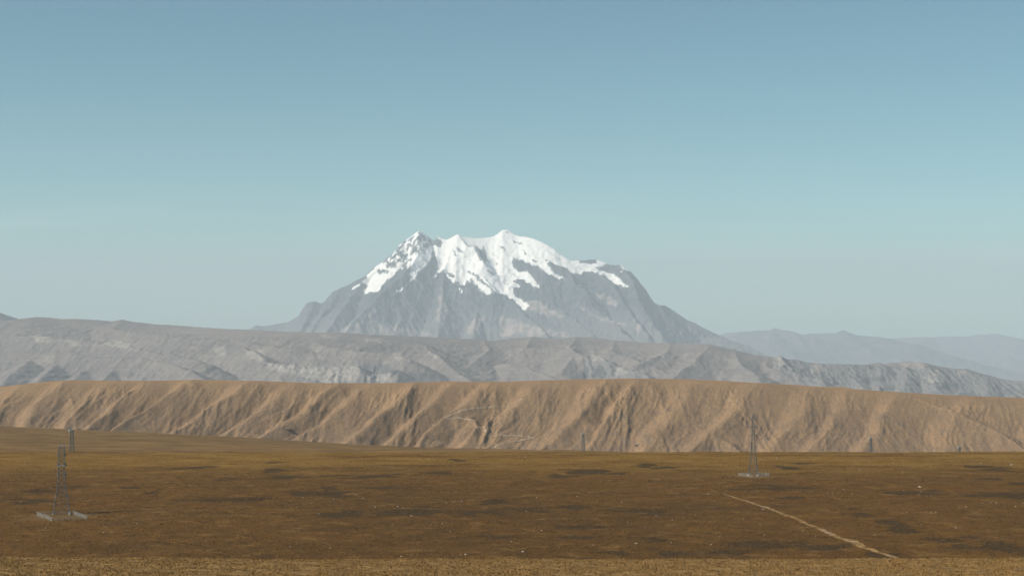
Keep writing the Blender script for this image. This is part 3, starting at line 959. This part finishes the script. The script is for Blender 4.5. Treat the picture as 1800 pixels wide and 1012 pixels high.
def build_paths():
    m = Mat('pale_earth')
    c = m.mix(m.ramp(m.noise(1 / 5.0, 5, .65), .38, .62), (0.12, 0.07, 0.025), (0.30, 0.185, 0.075))
    c = m.mix(m.ramp(m.noise(1 / 18.0, 4, .6, off=(2, 2, 2)), .5, .66, 0, .8), c, (0.27, 0.20, 0.125))
    m.color(c)
    pix = [(1245, 860), (1275, 869), (1300, 877), (1325, 884), (1350, 893), (1375, 902), (1400, 911), (1430, 925), (1460, 938), (1480, 946), (1500, 951.5),
           (1520, 962), (1545, 971), (1570, 979), (1590, 986)]
    wid = [1, 1.4, 2.2, 2.6, 2.8, 3.0, 3.0, 3.2, 3.4, 4.8, 5.4, 4.0, 3.4, 3.0, 2.8]
    ribbon('dirt_trail', [ground_hit(*p) for p in pix], wid, .12, ground_z, m.m, 'pale dirt trail slanting down the right side of the plain', 'trail', 3)
    m2 = Mat('faint_earth')
    m2.color(m2.mix(m2.ramp(m2.noise(1 / 9.0, 5, .65), .4, .6), (0.105, 0.060, 0.020), (0.19, 0.118, 0.045)))
    pix = [(205, 913.5), (290, 910.5), (363, 907), (430, 903.5), (500, 900), (587, 893), (677, 887), (783, 881.5), (887, 875), (950, 871), (1013, 867), (1070, 862), (1127, 858), (1193, 853), (1250, 849), (1300, 846), (1340, 843)]
    ribbon('footpath', [ground_hit(*p) for p in pix], [1.0] * 6 + [1.6] * 5 + [1.5] * 6, .10, ground_z, m2.m, 'faint thin footpath crossing the plain towards the right pylon', 'footpath', 9)
    # roads cut into the brown hillside
    m3 = Mat('hill_road_earth')
    m3.color(m3.mix(m3.ramp(m3.noise(1 / 8.0, 4), .4, .6), (0.24, 0.18, 0.115), (0.36, 0.28, 0.19)))

    def bz(x, y):
        return np.array([brown_z(a, b) for a, b in zip(np.ravel(x), np.ravel(y))])
    for pts, w, lab in (
            ([(925, 704), (900, 709), (870, 714), (845, 718), (820, 721), (800, 727), (783, 735), (760, 747)], 4.5, 'pale hill road climbing right across the brown hillside'),
            ([(785, 735), (800, 736), (820, 737), (838, 742), (850, 750), (855, 762)], 5, 'short pale road bend curling over a brown spur'),
            ([(866, 768), (885, 766), (905, 766), (925, 768), (940, 770)], 4, 'upper pale road loop at the foot of the brown hills'),
            ([(860, 786), (880, 781), (900, 777), (920, 773), (936, 770)], 4, 'lower pale road loop at the foot of the brown hills')):
        hits = [h for h in (brown_hit(*p) for p in pts) if h]
        # keep the line continuous in depth
        ok = [hits[0]]
        for h in hits[1:]:
            if abs(h[1] - ok[-1][1]) < 130:
                ok.append(h)
        if len(ok) > 2:
            ribbon('hill_road', ok, [w] * len(ok), .9, bz, m3.m, lab, 'road', 21)


# ================================================================== STONES
def stone_mesh(name, seed):
    bm = bmesh.new()
    bmesh.ops.create_icosphere(bm, subdivisions=2, radius=.5)
    r = random.Random(seed)
    ax = [r.uniform(.75, 1.25), r.uniform(.75, 1.25), r.uniform(.5, .8)]
    for v in bm.verts:
        n = v.co.normalized()
        k = 1 + .22 * math.sin(n.x * 4.1 + seed) * math.cos(n.y * 3.7 - seed) + .12 * math.sin(n.z * 7 + n.x * 5 + seed * 2) + r.uniform(-.06, .06)
        v.co = (v.co.x * ax[0] * k, v.co.y * ax[1] * k, v.co.z * ax[2] * k)
        if v.co.z < -.16:
            v.co.z = -.16
    me = bpy.data.meshes.new(name)
    bm.to_mesh(me)
    bm.free()
    return me


STONES = {
    0: [(110, 425, 2), (270, 350, 2), (558, 557, 2), (722, 538, 2), (1025, 552, 1), (240, 562, 1), (545, 585, 1), (870, 217, 2), (1177, 223, 2), (980, 187, 1), (1563, 453, 2), (1597, 402, 2), (1640, 433, 1), (1443, 405, 1),
        (1680, 488, 2), (1740, 668, 2), (1605, 230, 2), (743, 300, 1), (1500, 560, 1), (1085, 630, 1), (1760, 410, 1), (1530, 660, 1), (205, 575, 1)],
    600: [(115, 405, 2), (180, 453, 2), (297, 450, 3), (370, 500, 3), (268, 547, 2), (450, 540, 1), (533, 540, 2), (555, 432, 2), (585, 432, 1), (635, 420, 2), (738, 345, 1), (885, 350, 2), (970, 190, 3), (935, 188, 2),
          (1030, 403, 2), (1243, 397, 2), (1480, 427, 2), (1450, 430, 1), (1055, 577, 2), (897, 635, 2), (900, 485, 1), (975, 475, 2), (1660, 498, 2), (1745, 520, 2), (1555, 645, 3), (958, 688, 3), (655, 703, 3), (630, 703, 1),
          (745, 705, 1), (690, 715, 1), (315, 712, 2), (1330, 653, 2), (1510, 533, 1), (710, 272, 2), (180, 250, 1), (150, 435, 1), (327, 457, 1), (57, 358, 1), (75, 388, 2), (1740, 640, 1), (1600, 560, 1), (1720, 165, 2), (1150, 665, 1), (573, 583, 1), (475, 545, 1)],
    1200: [(133, 383, 2), (165, 422, 2), (497, 195, 3), (905, 213, 2), (985, 213, 2), (933, 257, 3), (1110, 220, 2), (1165, 217, 2), (1160, 267, 2), (1235, 220, 1), (1285, 222, 1), (1315, 223, 1), (1573, 222, 3), (1735, 230, 4),
           (1250, 348, 4), (1255, 372, 2), (1250, 388, 1), (1165, 367, 2), (1310, 393, 2), (1285, 393, 1), (848, 360, 2), (895, 385, 2), (950, 378, 1), (765, 378, 1), (790, 378, 1), (820, 378, 1), (1183, 482, 2), (1310, 482, 2), (1335, 482, 2), (1495, 452, 2),
           (1580, 432, 2), (1625, 430, 2), (1655, 430, 2), (1755, 450, 3), (1795, 432, 2), (1440, 562, 2), (1257, 545, 1), (1617, 525, 1), (635, 578, 2), (432, 600, 2), (408, 545, 2), (425, 465, 3), (150, 652, 2), (195, 608, 1), (68, 492, 1), (1015, 600, 2), (700, 605, 1),
           (320, 515, 1), (155, 452, 1), (12, 368, 2), (700, 315, 1), (1640, 525, 1)],
}
BIG = {(1250, 348): 'largest pale boulder out on the right of the plain', (1735, 230): 'big pale boulder by the far right edge of the plain',
       (425, 465): 'pale boulder just below the upper end of the dirt trail', (970, 190): 'pale boulder near the far edge in mid plain',
       (297, 450): 'pale boulder beside the footpath left of mid plain', (370, 500): 'pale boulder with a dark shadow left of mid plain',
       (1555, 645): 'pale boulder among the dark scrub patches right of mid plain', (958, 688): 'pale boulder low on the plain just above the near grass slope',
       (497, 195): 'bright pale boulder on the far plain just right of the red hung pylon'}


def build_stones():
    meshes = [stone_mesh('stone', k) for k in range(6)]
    m = Mat('pale_stone', .9)
    m.color(m.mix(m.ramp(m.noise(2.0, 4), .35, .65), (.28, .245, .20), (.45, .41, .355)))
    for me in meshes:
        me.materials.append(m.m)
    i = 0
    for off, lst in STONES.items():
        for sx, sy, s in lst:
            px, py = off + sx / 3, 740 + sy / 3
            if py < 797:
                continue
            x, y, z = ground_hit(px, py)
            o = bpy.data.objects.new('stone', meshes[i % 6])
            C.objects.link(o)
            size = (0, .45, .62, .95, 1.5)[s] * random.uniform(.9, 1.2)
            o.location = (x, y, z + .1 * size)
            o.scale = (size * random.uniform(1, 1.5), size, size)
            o.rotation_euler = (0, 0, random.uniform(0, 6.28))
            if (sx, sy) in BIG:
                o.name = 'boulder'
                tag(o, BIG[(sx, sy)], 'boulder')
            else:
                tag(o, 'small pale stone lying loose on the brown plain', 'stone', 'small pale stones scattered over the plain')
            i += 1
    # dark outcrops on the brown hills
    dm = Mat('dark_outcrop')
    dm.color(dm.mix(dm.ramp(dm.noise(.4, 5), .35, .65), (.035, .03, .028), (.10, .085, .07)))
    spots = [((508, 756), 11, 'dark rock outcrop with a cave like hollow on brown hillside'), ((1226, 757), 3.2, 'lower of two small dark rocks on the brown spur'),
             ((1240, 751), 3.2, 'upper of two small dark rocks on the brown spur'), ((1120, 783), 7, 'dark slanting rock at the foot of the brown hills in mid picture')]
    for k, ((px, py), s, lab) in enumerate(spots):
        h = brown_hit(px, py)
        if not h:
            continue
        me = stone_mesh('rock_outcrop', 20 + k)
        o = link('rock_outcrop', me, dm.m, label=lab, cat='rock')
        o.location = (h[0], h[1] - .1 * s, h[2])
        o.scale = (s * 1.7, s, s * .75)


# ================================================================== PYLONS AND FENCES
def bar(bm, a, b, w):
    a, b = np.array(a, float), np.array(b, float)
    d = b - a
    L = np.linalg.norm(d)
    if L < 1e-6:
        return
    d /= L
    u = np.cross(d, (0, 0, 1.0))
    if np.linalg.norm(u) < 1e-3:
        u = np.array([1.0, 0, 0])
    u /= np.linalg.norm(u)
    v = np.cross(d, u)
    vs_ = []
    for p in (a, b):
        for su, sv in ((-1, -1), (1, -1), (1, 1), (-1, 1)):
            vs_.append(bm.verts.new(p + (u * su + v * sv) * w * .5))
    for f in ((0, 1, 2, 3), (7, 6, 5, 4), (0, 4, 5, 1), (1, 5, 6, 2), (2, 6, 7, 3), (3, 7, 4, 0)):
        bm.faces.new([vs_[i] for i in f])


def bm_mesh(name, fn):
    bm = bmesh.new()
    fn(bm)
    bmesh.ops.recalc_face_normals(bm, faces=bm.faces)
    me = bpy.data.meshes.new(name)
    bm.to_mesh(me)
    bm.free()
    return me


def width_at(prof, z):
    return float(np.interp(z, [p[0] for p in prof], [p[1] for p in prof]))


def pylon(loc, rz, prof, levels, arms, peak, insul, mats, label, head=None, leg_w=.26, brace_w=.14, rails=()):
    steel, conc, red = mats[:3]
    root = bpy.data.objects.new('transmission_pylon', None)
    C.objects.link(root)
    root.location = loc
    root.rotation_euler = (0, 0, rz)
    tag(root, label, 'pylon', 'lattice pylons of the power line')
    top = prof[-1][0]
    for sx in (-1, 1):
        for sy in (-1, 1):
            def leg(bm, sx=sx, sy=sy):
                for (z0, w0), (z1, w1) in zip(prof[:-1], prof[1:]):
                    bar(bm, (sx * w0 / 2, sy * w0 / 2, z0), (sx * w1 / 2, sy * w1 / 2, z1), leg_w)
            link('leg', bm_mesh('leg', leg), steel, root)

            def foot(bm, sx=sx, sy=sy):
                w = prof[0][1] / 2
                r = bmesh.ops.create_cone(bm, segments=8, radius1=.5, radius2=.34, depth=1.1, cap_ends=True)
                for v in r['verts']:
                    v.co.x += sx * w
                    v.co.y += sy * w
                    v.co.z += .25
            link('footing', bm_mesh('footing', foot), conc, root)

    def bracing(bm):
        for i, (z0, z1) in enumerate(zip(levels[:-1], levels[1:])):
            a, b = width_at(prof, z0) / 2, width_at(prof, z1) / 2
            for (ax, ay), (bx, by) in (((-1, -1), (1, -1)), ((1, -1), (1, 1)), ((1, 1), (-1, 1)), ((-1, 1), (-1, -1))):
                bar(bm, (ax * a, ay * a, z0), (bx * b, by * b, z1), brace_w)
                bar(bm, (bx * a, by * a, z0), (ax * b, ay * b, z1), brace_w)
                bar(bm, (ax * b, ay * b, z1), (bx * b, by * b, z1), brace_w)
    link('lattice_bracing', bm_mesh('lattice_bracing', bracing), steel, root, kind='stuff')
    for (z, half, tall) in arms:
        w = width_at(prof, z) / 2
        for s in (-1, 1):
            def arm(bm, s=s):
                for sy in (-1, 1):
                    bar(bm, (s * w, sy * w, z), (s * half, 0, z + .15), .2)
                    bar(bm, (s * w, sy * w, z + tall), (s * half, 0, z + .15), .16)
                    xm = (w + half) / 2
                    bar(bm, (s * xm, sy * w / 2, z), (s * xm, sy * w / 2, z + tall / 2), .12)
                    bar(bm, (s * w, sy * w, z + tall), (s * xm, sy * w / 2, z), .12)
            link('crossarm', bm_mesh('crossarm', arm), steel, root)
            if insul:
                def ins(bm, s=s):
                    for k in range(9):
                        r = bmesh.ops.create_cone(bm, segments=8, radius1=.2, radius2=.1, depth=.16, cap_ends=True)
                        for v in r['verts']:
                            v.co.x += s * half
                            v.co.z += z - .15 - .24 * k
                    bar(bm, (s * half, 0, z + .1), (s * half, 0, z - 2.3), .07)
                link('insulator', bm_mesh('insulator', ins), red, root)
    if peak:
        def pk(bm):
            w = prof[-1][1] / 2
            for sx in (-1, 1):
                for sy in (-1, 1):
                    bar(bm, (sx * w, sy * w, top), (peak[0], 0, top + peak[1]), .2)
        link('peak', bm_mesh('peak', pk), steel, root)
    if head:
        link('head_frame', bm_mesh('head_frame', head), mats[3] if len(mats) > 3 else steel, root)
    for zr, half, wd in rails:
        wy = width_at(prof, zr) / 2
        for sy in (-1, 1):
            link('rail', bm_mesh('rail', lambda bm: bar(bm, (-half, sy * (wy + .2), zr), (half, sy * (wy + .2), zr), wd)), mats[3], root)
    return root


def fence(corners, h, mat, label):
    """Square wire fence on posts round a pylon; corners in world x, y."""
    cx, cy = np.mean([c[0] for c in corners]), np.mean([c[1] for c in corners])
    root = bpy.data.objects.new('wire_fence', None)
    C.objects.link(root)
    z0 = gz(cx, cy)
    root.location = (cx, cy, z0)
    tag(root, label, 'fence', 'wire fences round the pylons')
    post = None
    for k in range(4):
        a, b = np.array(corners[k]), np.array(corners[(k + 1) % 4])
        L = np.linalg.norm(b - a)
        n = max(2, int(round(L / 3.2)))
        for i in range(n):
            p = a + (b - a) * i / n
            if post is None:
                post = bm_mesh('post', lambda bm: (bar(bm, (0, 0, -.3), (0, 0, h + .15), .16), bar(bm, (0, 0, h + .15), (0, -.3, h + .45), .1)))
            o = link('post', post, mat, root)
            o.location = (p[0] - cx, p[1] - cy, gz(p[0], p[1]) - z0)

        def panel(bm, a=a, b=b, L=L):
            m = int(L / .34)
            for i in range(m):
                p = a + (b - a) * (i + .5) / m
                zz = gz(p[0], p[1]) - z0
                bar(bm, (p[0] - cx, p[1] - cy, zz + .05), (p[0] - cx, p[1] - cy, zz + h), .022)
            for r in range(7):
                st = 5
                for i in range(st):
                    p, q = a + (b - a) * i / st, a + (b - a) * (i + 1) / st
                    zz = .08 + (h - .1) * r / 6
                    bar(bm, (p[0] - cx, p[1] - cy, gz(p[0], p[1]) - z0 + zz), (q[0] - cx, q[1] - cy, gz(q[0], q[1]) - z0 + zz), .03)
        link('wire_mesh', bm_mesh('wire_mesh', panel), mat, root, kind='stuff')
    return root


def build_pylons():
    st = Mat('galvanised_steel', .55)
    st.color(st.mix(st.ramp(st.noise(.6, 3), .4, .6), (.12, .125, .12), (.19, .195, .19)))
    st.b.inputs['Metallic'].default_value = .3
    pale = Mat('pale_steel', .5)
    pale.color((.42, .45, .46))
    cn = Mat('concrete_footing')
    cn.color(cn.mix(cn.ramp(cn.noise(3.0, 4), .35, .65), (.36, .35, .32), (.50, .48, .45)))
    rd = Mat('red_brown_insulator', .4)
    rd.color((.20, .07, .045))
    fm = Mat('fence_wire', .6)
    fm.color((.36, .36, .34))
    mats = (st.m, cn.m, rd.m, pale.m)
    # near left: squat strong tower with a flat top
    x, y, z = ground_hit(108, 903)
    profA = [(0, 8.6), (13, 4.6), (22, 3.4), (33, 3.0), (36.5, 2.9)]
    lvA = [0, 5, 9.5, 13, 16, 18.8, 21.5, 24, 26.5, 29, 31.2, 33.4, 36.5]
    pylon((x, y, z), math.radians(12), profA, lvA, [(31.2, 2.7, 1.2), (25.8, 2.9, 1.2), (20.6, 2.6, 1.2)], None, False, mats,
          'nearest grey lattice pylon with flat open top at the far left', leg_w=.18, brace_w=.13,
          rails=((36.5, 1.9, .2), (25.8, 1.9, .22)))
    fence([ground_hit(*p)[:2] for p in ((91, 915.5), (153, 912), (128, 903), (65, 905.5))], 1.9, fm.m, 'pale wire fence enclosing the foot of the nearest left pylon')
    # right: slender tower with red insulators
    x, y, z = ground_hit(1324, 835)
    profB = [(0, 6.2), (16, 2.6), (26, 1.7), (38, 1.1)]
    lvB = [0, 4.6, 8.8, 12.4, 15.6, 18.4, 21, 23.4, 25.8, 28, 30.2, 32.2, 34.2, 36.2, 38]
    pylon((x, y, z), math.radians(-14), profB, lvB, [(36.4, 2.9, 1.0), (31.2, 3.3, 1.1), (25.8, 3.0, 1.1)], (0, 2.6), True, mats,
          'slender lattice pylon hung with red insulators standing right of centre', leg_w=.17, brace_w=.13)
    fence([ground_hit(*p)[:2] for p in ((1322, 839), (1352, 836.5), (1332, 833.5), (1298, 835.5))], 1.9, fm.m, 'pale wire fence enclosing the foot of the slender right pylon')

    def head_c(bm):
        for zz in (30.5, 31.8, 33.0):
            bar(bm, (-4.6, -.9, zz), (1.2, -.9, zz), .5)
            bar(bm, (-4.6, .9, zz), (1.2, .9, zz), .5)
        for xx in (-4.6, -3.1, -1.6):
            bar(bm, (xx, -.9, 30.5), (xx + 1.5, -.9, 33.0), .4)
            bar(bm, (xx, .9, 33.0), (xx + 1.5, .9, 30.5), .4)
            bar(bm, (xx, -.9, 30.5), (xx, .9, 33.0), .4)
    profC = [(0, 6.6), (14, 4.6), (26, 3.8), (33, 3.4)]
    lvC = [0, 4.5, 8.5, 12, 15, 18, 21, 24, 27, 30, 33]
    for px, Yd, lab in ((127, 2270, 'distant lattice pylon standing behind the nearest left pylon'),
                        (1025, 3000, 'small distant pylon rising over the plain edge at mid picture'),
                        (1530, 3290, 'faint distant pylon against the brown hills right of the slender pylon'),
                        (1686, 3300, 'top of a distant pylon barely showing over the far right plain edge')):
        x = (px - CX) / F * Yd
        pylon((x, Yd, gz(x, Yd)), math.radians(8), profC, lvC, [(27.0, 3.2, 1.2)], (1.7, 8.5), False, mats, lab, head=head_c, leg_w=.46, brace_w=.3)


# ================================================================== BUILD
build_massif()
far_ridge('hazy_ridge', [(1120, 600), (1180, 590), (1225, 586), (1250, 588), (1270, 585.5), (1300, 583), (1330, 581), (1352, 580), (1362, 576), (1372, 579), (1385, 580), (1400, 584), (1412, 587),
                         (1440, 584), (1470, 583), (1482, 579.5), (1492, 583), (1510, 589), (1550, 592), (1580, 599), (1625, 607), (1660, 620), (1700, 630), (1740, 642), (1800, 658), (1880, 678), (1960, 695)],
          66000.0, 501, 'faint blue grey ridge sinking to the right of the snow mountain', 4300, 26000, -2950)
far_ridge('hazy_ridge', [(1380, 615), (1450, 606), (1500, 600), (1560, 594.5), (1600, 592.5), (1650, 591), (1700, 590), (1730, 586.5), (1750, 586), (1770, 590), (1800, 596), (1850, 600), (1950, 615)],
          86000.0, 511, 'farthest pale ridge almost lost in haze at the right edge', 11500, 33000, -3200, 8)
far_ridge('dark_summit', [(-160, 540), (-90, 536), (-50, 541), (-20, 545), (0, 549), (12, 553), (25, 560), (45, 575), (80, 600)],
          27000.0, 521, 'small dark summit peeping over the grey hills at the left edge', -11500, -6500, -1500, 10)
build_grey()
build_brown()
build_ground()
build_paths()
build_pylons()
build_stones()
build_tufts()
zs = min(min((o.matrix_basis @ v.co).z for v in o.data.vertices) for o in C.objects if o.name in ('valley_floor',) or o.name.startswith('hazy_ridge') or o.name == 'snow_mountain')
build_haze(zs - 1.0, 2300.0)
